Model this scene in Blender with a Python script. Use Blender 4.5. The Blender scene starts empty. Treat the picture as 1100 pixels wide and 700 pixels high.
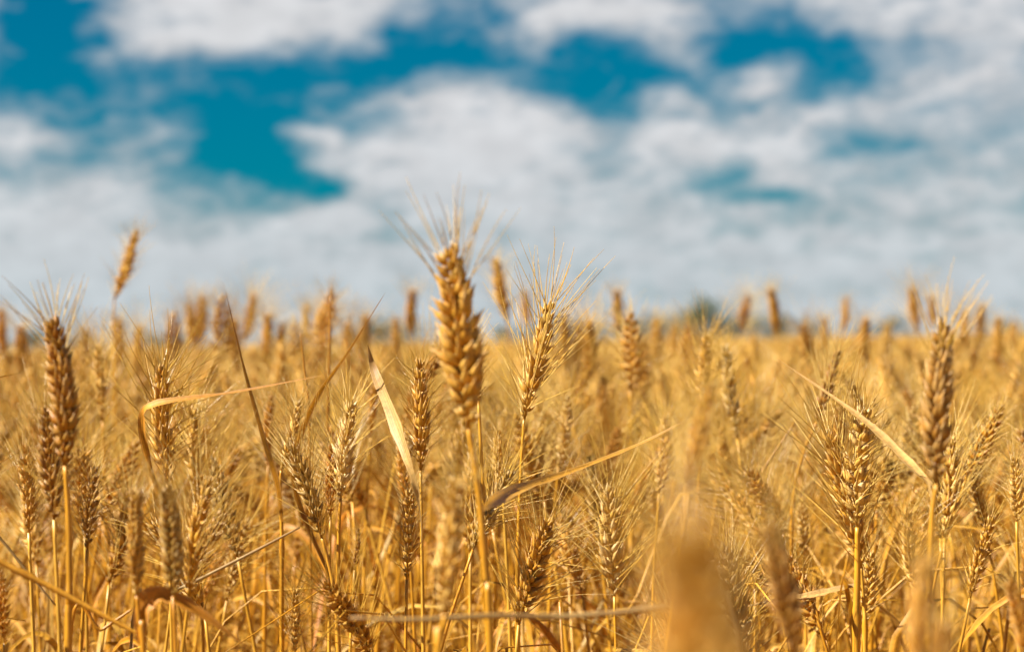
import bpy, math, random
import numpy as np
from mathutils import Vector, Matrix, Quaternion, Euler

R = math.radians
rng = random.Random(11)
nr = np.random.RandomState(7)
scene = bpy.context.scene
COL = scene.collection

# ---------------------------------------------------------------- camera
F = 2588.0                      # focal length in photo pixels (1100 wide)
CAM_Z = 0.90
ROLL = R(0.9)
PITCH = math.atan(18.0 / F)      # horizon a little below the middle
cam_d = bpy.data.cameras.new('camera')
cam = bpy.data.objects.new('camera', cam_d)
COL.objects.link(cam)
cam_d.sensor_width = 36.0
cam_d.lens = F / 1100.0 * 36.0
cam_d.clip_start = 0.02
cam_d.clip_end = 20000
CAM_M = Matrix.Translation((0, 0, CAM_Z)) @ Matrix.Rotation(R(90) + PITCH, 4, 'X') @ Matrix.Rotation(-ROLL, 4, 'Z')
cam.matrix_world = CAM_M
cam_d.dof.use_dof = True
cam_d.dof.focus_distance = 1.62
cam_d.dof.aperture_fstop = (cam_d.lens / 1000.0) / 0.0092
cam_d.dof.aperture_blades = 0
scene.camera = cam
CAM_I = CAM_M.inverted()


def at(px, py, d):
    """point seen at photo pixel (px, py), d metres deep"""
    return CAM_M @ Vector(((px - 550) / F * d, -(py - 350) / F * d, -d))


def to_px(p):
    q = CAM_I @ Vector(p)
    d = max(1e-4, -q.z)
    return 550 + q.x / d * F, 350 - q.y / d * F, d


# ---------------------------------------------------------------- light
SUN_EL, SUN_AZ = R(46), R(-104)          # sun high on the left, a little behind the camera
to_sun = Vector((math.sin(SUN_AZ) * math.cos(SUN_EL), math.cos(SUN_AZ) * math.cos(SUN_EL), math.sin(SUN_EL)))
sun_d = bpy.data.lights.new('sun', 'SUN')
sun_d.energy = 5.0
sun_d.angle = R(0.5)
sun_d.color = (1.0, 0.94, 0.84)
sun = bpy.data.objects.new('sun', sun_d)
COL.objects.link(sun)
sun.rotation_euler = to_sun.to_track_quat('Z', 'Y').to_euler()

vs = scene.view_settings
vs.view_transform = 'Standard'
vs.look = 'None'
vs.exposure = 1.5
vs.gamma = 1.0
vs.use_curve_mapping = False
scene.cycles.use_denoising = True
scene.cycles.max_bounces = 8
scene.cycles.diffuse_bounces = 4
scene.cycles.transmission_bounces = 4
scene.cycles.transparent_max_bounces = 4
scene.cycles.sample_clamp_indirect = 6.0


class NT:
    """small helper for building node trees"""
    def __init__(self, tree):
        self.t = tree

    def n(self, kind, **kw):
        x = self.t.nodes.new(kind)
        for k, v in kw.items():
            setattr(x, k, v)
        return x

    def put(self, sock, v):
        if hasattr(v, 'is_output') or isinstance(v, bpy.types.NodeSocket):
            self.t.links.new(v, sock)
        else:
            sock.default_value = v

    def m(self, op, a, b=0.0, c=None, clamp=False):
        x = self.n('ShaderNodeMath', operation=op, use_clamp=clamp)
        self.put(x.inputs[0], a)
        self.put(x.inputs[1], b)
        if c is not None:
            self.put(x.inputs[2], c)
        return x.outputs[0]

    def mix(self, fac, a, b, blend='MIX'):
        x = self.n('ShaderNodeMix', data_type='RGBA', blend_type=blend)
        self.put(x.inputs[0], fac)
        self.put(x.inputs[6], a)
        self.put(x.inputs[7], b)
        return x.outputs[2]

    def rng(self, v, a, b, c, d, smooth=True):
        x = self.n('ShaderNodeMapRange', interpolation_type='SMOOTHSTEP' if smooth else 'LINEAR')
        self.put(x.inputs[0], v)
        for i, q in enumerate((a, b, c, d)):
            self.put(x.inputs[i + 1], q)
        return x.outputs[0]

    def noise(self, vec, scale, detail=3.0, rough=0.5, dim='3D', dist=0.0):
        x = self.n('ShaderNodeTexNoise', noise_dimensions=dim)
        if vec is not None:
            self.t.links.new(vec, x.inputs['Vector'])
        x.inputs['Scale'].default_value = scale
        x.inputs['Detail'].default_value = detail
        x.inputs['Roughness'].default_value = rough
        x.inputs['Distortion'].default_value = dist
        return x


# sky: Nishita air with a layer of broken cloud laid out by compass bearing and elevation
world = bpy.data.worlds.new('World')
scene.world = world
world.use_nodes = True
wt = world.node_tree
wt.nodes.clear()
W = NT(wt)
geo = W.n('ShaderNodeTexCoord')
sep = W.n('ShaderNodeSeparateXYZ')
wt.links.new(geo.outputs['Generated'], sep.inputs[0])
dx, dy, dz = sep.outputs
az = W.m('ARCTAN2', dx, dy)
el = W.m('ARCSINE', dz)
# warp
wv = W.n('ShaderNodeCombineXYZ')
wt.links.new(W.m('MULTIPLY', az, 26.0), wv.inputs[0])
wt.links.new(W.m('MULTIPLY', el, 44.0), wv.inputs[1])
wn = W.noise(wv.outputs[0], 1.0, 3.0, 0.55)
wsep = W.n('ShaderNodeSeparateColor')
wt.links.new(wn.outputs['Color'], wsep.inputs[0])
U = W.m('MULTIPLY_ADD', W.m('SUBTRACT', wsep.outputs[0], 0.5), 0.055, az)
V = W.m('MULTIPLY_ADD', W.m('SUBTRACT', wsep.outputs[1], 0.5), 0.030, el)
# (px, py, rx, ry, weight) in photo pixels: + cloud, - clear air
BLOBS = [
    # clear gaps
    (55, 55, 62, 60, -1.25), (50, 20, 42, 34, -0.8), (400, 72, 70, 16, -0.45), (455, 60, 40, 14, -0.4), (770, 185, 20, 26, -0.35), (130, 105, 70, 32, -0.85), (215, 105, 60, 34, -0.75), (238, 155, 50, 34, -0.8),
    (272, 168, 48, 32, -1.15), (342, 188, 36, 20, -1.25), (330, 82, 70, 18, -0.9), (400, 60, 60, 18, -0.6), (300, 115, 60, 25, -0.8),
    (190, 205, 80, 24, -0.6), (60, 172, 70, 16, -0.5), (600, 80, 62, 22, -1.1), (655, 112, 34, 38, -1.15), (705, 75, 50, 22, -0.7),
    (500, 66, 55, 18, -0.6), (480, 30, 60, 34, -0.8), (540, 8, 30, 22, -0.45), (790, 28, 34, 30, -0.65), (395, 116, 32, 14, -0.5), (985, 50, 30, 14, -0.3), (862, 48, 60, 26, -1.15), (905, 76, 34, 26, -0.85), (800, 62, 36, 26, -0.7),
    (862, 108, 44, 11, -0.7), (772, 190, 22, 22, -0.8), (832, 217, 38, 9, -1.15), (935, 152, 56, 16, -0.8), (425, 228, 24, 16, -0.7),
    (0, 92, 40, 20, -0.5), (1005, 62, 50, 16, -0.45), (760, 100, 22, 26, -0.55), (225, 245, 90, 16, -0.2),
    # cloud
    (255, 22, 110, 34, 0.75), (130, 48, 26, 28, 0.45), (210, 50, 80, 20, 0.3), (385, 14, 40, 16, 0.4), (640, 22, 90, 18, 0.75), (570, 34, 26, 16, 0.3),
    (15, 138, 48, 14, 0.7), (175, 108, 60, 16, 0.35), (110, 75, 40, 14, 0.3), (30, 178, 60, 14, 0.3), (420, 90, 50, 10, 0.3), (520, 72, 30, 20, 0.25), (745, 85, 14, 26, 0.3), (235, 100, 40, 8, 0.35), (60, 108, 60, 7, 0.3), (655, 84, 8, 9, 0.6), (600, 110, 60, 6, 0.25), (160, 170, 80, 8, 0.35), (185, 140, 46, 11, 0.75), (330, 146, 34, 12, 0.75), (410, 168, 80, 20, 0.6), (545, 150, 80, 36, 0.7),
    (440, 100, 50, 18, 0.45), (700, 130, 48, 30, 0.45), (800, 158, 70, 26, 0.7), (835, 86, 30, 16, 1.15), (768, 66, 13, 15, 0.55), (905, 122, 44, 14, 0.5),
    (125, 200, 42, 12, 0.6), (290, 196, 18, 10, 0.5), (350, 228, 70, 16, 0.45), (1010, 85, 70, 22, 0.45), (1060, 25, 60, 34, 0.5),
    (930, 18, 44, 22, 0.4), (2, 12, 16, 22, 0.9), (560, 215, 120, 26, 0.35), (120, 255, 140, 30, 0.45), (60, 215, 80, 18, 0.35),
]
dens = None
for (bx, by, rx, ry, wgt) in BLOBS:
    v = (CAM_M.to_3x3() @ Vector(((bx - 550) / F, -(by - 350) / F, -1))).normalized()
    a0, e0 = math.atan2(v.x, v.y), math.asin(v.z)
    p = W.m('MULTIPLY', W.m('SUBTRACT', U, a0), F / rx)
    q = W.m('MULTIPLY', W.m('SUBTRACT', V, e0), F / ry)
    r2 = W.m('MULTIPLY_ADD', q, q, W.m('MULTIPLY', p, p))
    g = W.m('POWER', 2.718, W.m('MULTIPLY', r2, -0.6))
    g = W.m('MULTIPLY', g, wgt)
    dens = g if dens is None else W.m('ADD', dens, g)
# fine structure of the cloud, and broken cloud over the rest of the dome
fn = W.noise(wv.outputs[0], 2.8, 5.0, 0.6, dist=0.4)
sv = W.n('ShaderNodeCombineXYZ')
wt.links.new(W.m('ADD', W.m('MULTIPLY', U, 15.0), W.m('MULTIPLY', V, 14.0)), sv.inputs[0])
wt.links.new(W.m('SUBTRACT', W.m('MULTIPLY', V, 110.0), W.m('MULTIPLY', U, 12.0)), sv.inputs[1])
stn = W.noise(sv.outputs[0], 1.0, 4.0, 0.6, dist=0.6)
dens = W.m('ADD', dens, W.m('MULTIPLY', W.m('SUBTRACT', stn.outputs[0], 0.5), 1.5))
sn = W.noise(geo.outputs['Generated'], 3.0, 5.0, 0.55, dist=0.3)
low = W.rng(el, R(1.2), R(4.6), 0.62, 0.0)
dens = W.m('ADD', dens, W.m('MULTIPLY', W.m('SUBTRACT', fn.outputs[0], 0.5), 1.7))
dens = W.m('ADD', dens, W.m('MULTIPLY', W.m('SUBTRACT', sn.outputs[0], 0.5), W.rng(el, R(8), R(14), 0.0, 3.0)))
dens = W.m('ADD', dens, W.rng(el, R(8.5), R(16), 0.0, -1.1))
dens = W.m('ADD', W.m('ADD', dens, 0.52), low)
cover = W.rng(dens, -0.8, 1.3, 0.0, 1.0)
sky = W.n('ShaderNodeTexSky', sky_type='NISHITA')
sky.sun_disc = False
sky.sun_elevation = SUN_EL
sky.sun_rotation = SUN_AZ % (2 * math.pi)
sky.air_density = 1.0
sky.dust_density = 0.2
sky.ozone_density = 3.0
SKY_STRENGTH = 0.10
blue = W.mix(1.0, sky.outputs[0], (0.0, 0.141, 0.192, 1), 'MULTIPLY')
ccol = W.mix(W.rng(el, R(0.3), R(6.0), 0.0, 1.0), (1.90, 2.09, 2.19, 1), (2.42, 2.45, 2.52, 1))
sh = W.noise(wv.outputs[0], 1.6, 4.0, 0.55)
shade = W.m('MULTIPLY', W.rng(dens, 0.4, 1.4, 0.88, 1.04), W.rng(sh.outputs[0], 0.35, 0.65, 0.93, 1.05))
ccol2 = W.n('ShaderNodeVectorMath', operation='SCALE')
wt.links.new(ccol, ccol2.inputs[0])
wt.links.new(shade, ccol2.inputs['Scale'])
skyc = W.mix(cover, blue, ccol2.outputs[0])
bg = W.n('ShaderNodeBackground')
wt.links.new(skyc, bg.inputs[0])
bg.inputs[1].default_value = SKY_STRENGTH
wo = W.n('ShaderNodeOutputWorld')
wt.links.new(bg.outputs[0], wo.inputs[0])
world.cycles.sampling_method = 'MANUAL'
world.cycles.sample_map_resolution = 512


# ---------------------------------------------------------------- materials
def plant_mat(name, cols, rough=0.55, transl=0.25, streak=0.0, mottling=18.0, spec=0.35, blade=False):
    """dry plant tissue: colour by per-piece variation (attribute var), object tint and mottling"""
    m = bpy.data.materials.new(name)
    m.use_nodes = True
    t = m.node_tree
    t.nodes.clear()
    N = NT(t)
    oi = N.n('ShaderNodeObjectInfo')
    at_ = N.n('ShaderNodeAttribute', attribute_name='var')
    sp = N.n('ShaderNodeSeparateColor')
    t.links.new(at_.outputs['Color'], sp.inputs[0])
    tc = N.n('ShaderNodeTexCoord')
    mp = N.n('ShaderNodeMapping')
    t.links.new(tc.outputs['Object'], mp.inputs[0])
    mp.inputs['Scale'].default_value = (1, 1, 0.04) if streak else (1, 1, 1)
    nz = N.noise(mp.outputs[0], 900.0 if streak else mottling * 14, 3.0, 0.6)
    nz2 = N.noise(tc.outputs['Object'], mottling, 3.0, 0.6)
    f = N.m('ADD', N.m('MULTIPLY', sp.outputs[0], 0.55), N.m('MULTIPLY', oi.outputs['Random'], 0.45))
    ramp = N.n('ShaderNodeValToRGB')
    els = ramp.color_ramp.elements
    els[0].position, els[0].color = 0.1, (*cols[0], 1)
    els[1].position, els[1].color = 0.9, (*cols[2], 1)
    e = els.new(0.5)
    e.color = (*cols[1], 1)
    t.links.new(f, ramp.inputs[0])
    c = ramp.outputs[0]
    k = N.m('MULTIPLY', N.rng(nz.outputs[0], 0.3, 0.7, 0.80, 1.16), N.rng(nz2.outputs[0], 0.3, 0.7, 0.78, 1.14))
    sc = N.n('ShaderNodeVectorMath', operation='SCALE')
    t.links.new(c, sc.inputs[0])
    t.links.new(k, sc.inputs['Scale'])
    c = N.mix(1.0, sc.outputs[0], oi.outputs['Color'], 'MULTIPLY')
    # dry paper-pale tips and seams of the husks (attribute G)
    c = N.mix(N.m('MULTIPLY', sp.outputs[1], 0.6), c, (0.70, 0.50, 0.24, 1))
    hgt = nz.outputs[0]
    if blade:       # veins along the blade (B: across, alpha: along), browned tip and edges
        uv = N.n('ShaderNodeCombineXYZ')
        t.links.new(N.m('MULTIPLY', sp.outputs[2], 16.0), uv.inputs[0])
        t.links.new(N.m('MULTIPLY', at_.outputs['Alpha'], 3.0), uv.inputs[1])
        t.links.new(N.m('MULTIPLY', N.m('ADD', sp.outputs[0], oi.outputs['Random']), 37.0), uv.inputs[2])
        vn = N.noise(uv.outputs[0], 1.0, 3.0, 0.6)
        c = N.mix(N.rng(vn.outputs[0], 0.35, 0.65, 0.0, 0.7), c, N.mix(1.0, c, (0.50, 0.40, 0.30, 1), 'MULTIPLY'))
        c = N.mix(N.m('MULTIPLY', N.rng(at_.outputs['Alpha'], 0.6, 1.0, 0.0, 0.7), N.rng(nz2.outputs[0], 0.35, 0.6, 0.3, 1.0)), c, (0.26, 0.12, 0.03, 1))
        hgt = vn.outputs[0]
    # brown weathering specks
    nz3 = N.noise(tc.outputs['Object'], 420.0, 2.0, 0.7)
    c = N.mix(N.rng(nz3.outputs[0], 0.60, 0.74, 0.0, 0.45), c, (0.20, 0.09, 0.022, 1))
    pb = N.n('ShaderNodeBsdfPrincipled')
    t.links.new(c, pb.inputs['Base Color'])
    pb.inputs['Roughness'].default_value = rough
    pb.inputs['Specular IOR Level'].default_value = spec
    bp = N.n('ShaderNodeBump')
    bp.inputs['Strength'].default_value = 0.35
    bp.inputs['Distance'].default_value = 0.0006
    t.links.new(hgt, bp.inputs['Height'])
    t.links.new(bp.outputs[0], pb.inputs['Normal'])
    tr = N.n('ShaderNodeBsdfTranslucent')
    t.links.new(c, tr.inputs[0])
    mx = N.n('ShaderNodeMixShader')
    mx.inputs[0].default_value = transl
    t.links.new(pb.outputs[0], mx.inputs[1])
    t.links.new(tr.outputs[0], mx.inputs[2])
    o = N.n('ShaderNodeOutputMaterial')
    t.links.new(mx.outputs[0], o.inputs[0])
    return m


M_EAR = plant_mat('ear_husk', [(0.451, 0.185, 0.011), (0.595, 0.307, 0.031), (0.721, 0.457, 0.116)], 0.45, 0.18)
M_AWN = plant_mat('awn_straw', [(0.649, 0.363, 0.043), (0.739, 0.466, 0.088), (0.811, 0.587, 0.197)], 0.3, 0.25, spec=0.5)
M_STEM = plant_mat('stem_straw', [(0.487, 0.207, 0.009), (0.595, 0.285, 0.016), (0.639, 0.354, 0.043)], 0.4, 0.1, streak=1.0, spec=0.5)
M_LEAF = plant_mat('leaf_straw', [(0.541, 0.233, 0.011), (0.639, 0.324, 0.024), (0.721, 0.449, 0.088)], 0.5, 0.32, blade=True)

M_PALE = plant_mat('leaf_bleached', [(0.595, 0.406, 0.146), (0.685, 0.492, 0.197), (0.757, 0.587, 0.292)], 0.5, 0.35, blade=True)


def simple_mat(name, c1, c2, scale, rough=0.9, transl=0.0):
    m = bpy.data.materials.new(name)
    m.use_nodes = True
    t = m.node_tree
    t.nodes.clear()
    N = NT(t)
    tc = N.n('ShaderNodeTexCoord')
    nz = N.noise(tc.outputs['Object'], scale, 5.0, 0.6)
    c = N.mix(N.rng(nz.outputs[0], 0.3, 0.7, 0, 1), (*c1, 1), (*c2, 1))
    pb = N.n('ShaderNodeBsdfPrincipled')
    t.links.new(c, pb.inputs['Base Color'])
    pb.inputs['Roughness'].default_value = rough
    o = N.n('ShaderNodeOutputMaterial')
    out = pb.outputs[0]
    if transl:
        tr = N.n('ShaderNodeBsdfTranslucent')
        t.links.new(c, tr.inputs[0])
        mx = N.n('ShaderNodeMixShader')
        mx.inputs[0].default_value = transl
        t.links.new(out, mx.inputs[1])
        t.links.new(tr.outputs[0], mx.inputs[2])
        out = mx.outputs[0]
    t.links.new(out, o.inputs[0])
    return m


M_SOIL = simple_mat('field_soil', (0.16, 0.10, 0.05), (0.36, 0.23, 0.10), 6.0)
M_TREE = simple_mat('tree_leaf', (0.035, 0.055, 0.02), (0.08, 0.10, 0.035), 1.3, 0.7, 0.2)
M_BARK = simple_mat('bark', (0.08, 0.055, 0.04), (0.16, 0.12, 0.09), 9.0)


# ---------------------------------------------------------------- mesh building
class MB:
    def __init__(self):
        self.v, self.f, self.c, self.n = [], [], [], 0

    def add(self, verts, faces, var=0.5, tip=0.0, across=0.0, along=1.0):
        verts = np.asarray(verts, float)
        k = len(verts)
        col = np.zeros((k, 4))
        col[:, 0] = var
        col[:, 1] = tip
        col[:, 2] = across
        col[:, 3] = along
        self.v.append(verts)
        self.c.append(col)
        self.f += [tuple(i + self.n for i in fc) for fc in faces]
        self.n += k

    def verts(self):
        return np.concatenate(self.v)

    def mesh(self, name, mat, smooth=True):
        me = bpy.data.meshes.new(name)
        me.from_pydata(np.concatenate(self.v).tolist(), [], self.f)
        a = me.color_attributes.new('var', 'FLOAT_COLOR', 'POINT')
        a.data.foreach_set('color', np.concatenate(self.c).ravel())
        me.materials.append(mat)
        if smooth:
            me.polygons.foreach_set('use_smooth', [True] * len(me.polygons))
        me.update()
        return me


def tube(mb, pts, radii, sides=6, var=0.5, tip=0.0, cap=True):
    pts = [Vector(p) for p in pts]
    n = len(pts)
    ref = Vector((0.31, 0.95, 0.05))
    V, Fc = [], []
    for i, p in enumerate(pts):
        t = (pts[min(i + 1, n - 1)] - pts[max(i - 1, 0)]).normalized()
        a = t.cross(ref)
        if a.length < 1e-3:
            a = t.cross(Vector((1, 0, 0)))
        a.normalize()
        b = t.cross(a)
        for k in range(sides):
            w = 2 * math.pi * k / sides
            V.append(p + (a * math.cos(w) + b * math.sin(w)) * radii[i])
    for i in range(n - 1):
        for k in range(sides):
            k2 = (k + 1) % sides
            Fc.append((i * sides + k, i * sides + k2, (i + 1) * sides + k2, (i + 1) * sides + k))
    if cap:
        Fc.append(tuple(range(sides))[::-1])
        Fc.append(tuple((n - 1) * sides + k for k in range(sides)))
    va = var if np.isscalar(var) else np.repeat(np.asarray(var), sides)
    mb.add([tuple(x) for x in V], Fc, va, tip)


def spline(pts, n):
    """Catmull-Rom through points"""
    P = [Vector(p) for p in pts]
    if len(P) == 2:
        return [P[0].lerp(P[1], i / n) for i in range(n + 1)]
    P = [P[0] * 2 - P[1]] + P + [P[-1] * 2 - P[-2]]
    segs = len(P) - 3
    out = []
    for i in range(n + 1):
        u = i / n * segs
        s = min(int(u), segs - 1)
        t = u - s
        a, b, c, d = P[s:s + 4]
        out.append(0.5 * ((2 * b) + (c - a) * t + (2 * a - 5 * b + 4 * c - d) * t * t + (3 * b - a - 3 * c + d) * t ** 3))
    return out


def floret_template(rings, sides):
    """a pointed husk: unit length along z, unit half-width, bellied outwards (+x)"""
    prof = {6: [(0, .30), (.16, .78), (.36, 1.0), (.60, .76), (.84, .28), (1.08, .04)],
            4: [(0, .4), (.33, 1.0), (.7, .7), (1, .06)],
            3: [(0, .5), (.45, 1.0), (1, .05)]}[rings]
    V, tipv = [], []
    for (z, r) in prof:
        for k in range(sides):
            w = 2 * math.pi * k / sides
            x, y = math.cos(w) * r, math.sin(w) * r
            keel = 1 + 0.22 * max(0, math.cos(w)) ** 3
            V.append((x * keel, y, z))
            tipv.append(max(0, (z - 0.55) / 0.45))
    Fc = []
    for i in range(rings - 1):
        for k in range(sides):
            k2 = (k + 1) % sides
            Fc.append((i * sides + k, i * sides + k2, (i + 1) * sides + k2, (i + 1) * sides + k))
    Fc.append(tuple((rings - 1) * sides + k for k in range(sides)))
    return np.array(V), Fc, np.array(tipv)


def rot_xyz(ax, ay, az_):
    return np.array((Euler((ax, ay, az_)).to_matrix()))


def make_ear(seed, n=20, L=0.085, bend=0.12, awn_len=0.06, awn_n=2, awn_spread=0.35, plump=1.0, lod=0, tip_awns_only=False, awn_w=0.00040, gaps=0.04, slim=1.0):
    """ear mesh along +z from its base, and its awns as a second mesh (unit metres)"""
    r = random.Random(seed)
    T, TF, tipv = floret_template(*{0: (6, 7), 1: (4, 5), 2: (3, 4)}[lod])
    eb, ab = MB(), MB()
    jit = np.random.RandomState(seed + 50)
    awns = []
    for i in range(n):
        t = i / (n - 1)
        z = 0.002 + t * L * 0.90
        side = 1 if i % 2 == 0 else -1
        s = min(1.0, 0.50 + t * 2.0) * (1.0 if t < 0.6 else 1.0 - (t - 0.6) * 0.85) * r.uniform(0.92, 1.08) * plump
        out = (0.50 - 0.26 * t) * r.uniform(0.85, 1.2)
        top = i == n - 1
        if not top and 0.08 < t and r.random() < gaps:
            continue
        if lod == 2:
            fl = [(0, 0, 1.15, 1.7, False)]
        elif lod == 1:
            fl = [(-0.30, 0.0, 1.0, 1.25, False), (0.30, 0.0, 1.0, 1.25, True)]
        else:
            fl = [(-0.50, -0.0006, 0.86, 0.92, True), (0.50, -0.0006, 0.86, 0.92, i % 2 == 0),
                  (-0.24, 0.0012, 1.04, 1.0, True), (0.24, 0.0012, 1.04, 1.0, True)]
            if 0.1 < t < 0.85:
                fl.append((0.0, 0.0026, 0.92, 0.9, r.random() < 0.4))
        for (fan, push, ls, ws, has_awn) in fl:
            fan2 = fan * r.uniform(0.75, 1.3) + r.uniform(-.12, .12)
            ln = 0.0120 * s * ls * slim * r.uniform(0.86, 1.16)
            hw = 0.00226 * s * ws * slim * r.uniform(0.85, 1.15)
            v = T * np.array([hw * 0.92, hw, ln])
            if lod == 0:
                v[:, :2] *= 1 + jit.uniform(-.13, .13, (len(v), 1))
                v[:, 0] += (v[:, 2] / ln) ** 2 * hw * r.uniform(-.3, .5)
            o2 = out * r.uniform(0.6, 1.45) + (0.05 if push > 0 else 0)
            M = rot_xyz(0, o2, 0) @ rot_xyz(-fan2, 0, 0)
            if top:
                M = rot_xyz(0, r.uniform(-.2, .2), 0) @ rot_xyz(-fan2 * 0.7, 0, 0)
            v = v @ M.T
            v += np.array([0.0013 * s + push, math.sin(fan2) * 0.0026 * s, 0])
            if side < 0:
                v = v * np.array([-1, -1, 1])
            v += np.array([0, 0, z])
            fcs = TF                      # a half turn keeps the winding
            eb.add(v, fcs, min(1, max(0, r.gauss(0.5, 0.32))), tipv * r.uniform(0.3, 1.0))
            tipp = v[-3:].mean(axis=0)
            d = M @ np.array([0, 0, 1.0])
            if side < 0:
                d = d * np.array([-1, -1, 1])
            if lod == 0:
                if (has_awn and (not tip_awns_only or t > 0.72)) or (top and awn_len > 0):
                    awns.append((tipp, d, t))
            elif has_awn or (lod == 2 and i % 2 == 0):
                awns.append((tipp, d, t))
    # rachis
    tube(eb, [(0, 0, -0.001), (0, 0, L * 0.5), (0, 0, L * 0.93)], [0.0011, 0.0009, 0.0006], 5 if lod == 0 else 3, 0.4)
    for (p, d, t) in awns:
        if awn_len <= 0:
            break
        ln = awn_len * r.uniform(0.6, 1.15) * (1.0 if t < 0.75 else 0.85)
        d = Vector(d)
        d.x *= 1 + awn_spread
        d.y *= 1 + awn_spread
        d = (d + Vector((r.uniform(-1, 1), r.uniform(-1, 1), 0)) * awn_spread * 0.42).normalized()
        curl = Vector((r.uniform(-1, 1), r.uniform(-1, 1), r.uniform(-.5, .3))) * ln * 0.10 * (1 + awn_spread)
        ns = 6 if lod == 0 else 2
        pts = [Vector(p) + d * (ln * k / ns) + curl * (k / ns) ** 2 for k in range(ns + 1)]
        w0 = awn_w if lod == 0 else 0.0006
        tube(ab, pts, [w0 * (1 - 0.7 * k / ns) for k in range(ns + 1)], 3, r.random(), 0.0, cap=False)
    # bend the whole ear in the x-y direction phi
    phi = r.uniform(0, 6.28)
    for mb in (eb, ab):
        if not mb.v:
            continue
        v = mb.verts()
        if abs(bend) > 1e-3:
            c, s_ = math.cos(phi), math.sin(phi)
            x = v[:, 0] * c + v[:, 1] * s_
            y = -v[:, 0] * s_ + v[:, 1] * c
            Rr = L / bend
            zc = np.minimum(v[:, 2], L)
            th = zc / Rr
            ex = v[:, 2] - zc
            nx = Rr - (Rr - x) * np.cos(th) + ex * np.sin(th)
            nz = (Rr - x) * np.sin(th) + ex * np.cos(th)
            v = np.stack([nx * c - y * s_, nx * s_ + y * c, nz], 1)
            # keep the tip on the z axis
            k = (Rr - Rr * math.cos(bend)) / (Rr * math.sin(bend))
            v[:, 0] -= c * k * v[:, 2]
            v[:, 1] -= s_ * k * v[:, 2]
        mb.v = [v]
        mb.c = [np.concatenate(mb.c)]
    return eb, ab


def stem_builder(mb, pts, r_top=0.0011, r_low=0.0021, node_s=(0.45,), sides=7, var=0.5):
    """pts run from the ear down to the ground"""
    n = len(pts)
    rad, va = [], []
    for i in range(n):
        s = i / (n - 1)
        rr = r_top + (r_low - r_top) * min(1, s * 1.6)
        vv = var
        for q in node_s:
            if abs(s - q) < 0.5 / n:
                rr *= 1.4
                vv = 0.05
            if s > q:
                rr += 0.0001
        rad.append(rr)
        va.append(vv)
    tube(mb, pts, rad, sides, va)


lrng = random.Random(5)


def leaf_builder(mb, pts, width, twist=(0.0, 0.6), face=Vector((0, -1, 0)), fold=0.5, n=18, var=0.5, base_w=0.35, peak=0.3, ends=0.02):
    """a blade that follows pts, root first"""
    P = spline(pts, n)
    V, Fc, tp = [], [], []
    for i, p in enumerate(P):
        s = i / n
        t = (P[min(i + 1, n)] - P[max(i - 1, 0)]).normalized()
        nrm = (face - t * face.dot(t))
        if nrm.length < 1e-3:
            nrm = Vector((1, 0, 0)) - t * t.x
        nrm.normalize()
        a = twist[0] + (twist[1] - twist[0]) * s
        q = Quaternion(t, a)
        nrm = q @ nrm
        sd = t.cross(nrm)
        if s < peak:
            w = base_w + (1 - base_w) * (s / peak)
        else:
            w = max(ends, 1 - ((s - peak) / (1 - peak)) ** 1.6)
        w *= width / 2 * lrng.uniform(0.86, 1.06)
        nrm = Quaternion(t, lrng.uniform(-.22, .22)) @ nrm
        sd = t.cross(nrm)
        for k, u in enumerate((-1, -0.5, 0, 0.5, 1)):
            V.append(p + sd * (u * w * math.cos(fold * 0.6)) - nrm * ((1 - abs(u)) * w * math.sin(fold)) * 0.7)
            tp.append(0.35 if abs(u) == 1 else 0.0)
    for i in range(n):
        for k in range(4):
            Fc.append((i * 5 + k, i * 5 + k + 1, (i + 1) * 5 + k + 1, (i + 1) * 5 + k))
    mb.add([tuple(x) for x in V], Fc, var, np.array(tp), np.tile([0, .25, .5, .75, 1], n + 1), np.repeat(np.arange(n + 1) / n, 5))


# ---------------------------------------------------------------- objects
def link(name, me, parent=None):
    o = bpy.data.objects.new(name, me)
    COL.objects.link(o)
    if parent:
        o.parent = parent
    return o


def tag(o, label=None, cat=None, group=None, kind=None):
    if label:
        o['label'] = label
    if cat:
        o['category'] = cat
    if group:
        o['group'] = group
    if kind:
        o['kind'] = kind
    return o


GROUND = bpy.data.meshes.new('ground')
S = 9000.0
GROUND.from_pydata([(-S, -S, 0), (S, -S, 0), (S, S, 0), (-S, S, 0)], [], [(0, 1, 2, 3)])
GROUND.materials.append(M_SOIL)
tag(link('ground', GROUND), kind='structure')

# ear variants: (ear mesh, awn mesh)
def ear_var(seed, **kw):
    e, a = make_ear(seed, **kw)
    return (e.mesh('ear', M_EAR), a.mesh('awns', M_AWN) if a.v else None)


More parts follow.
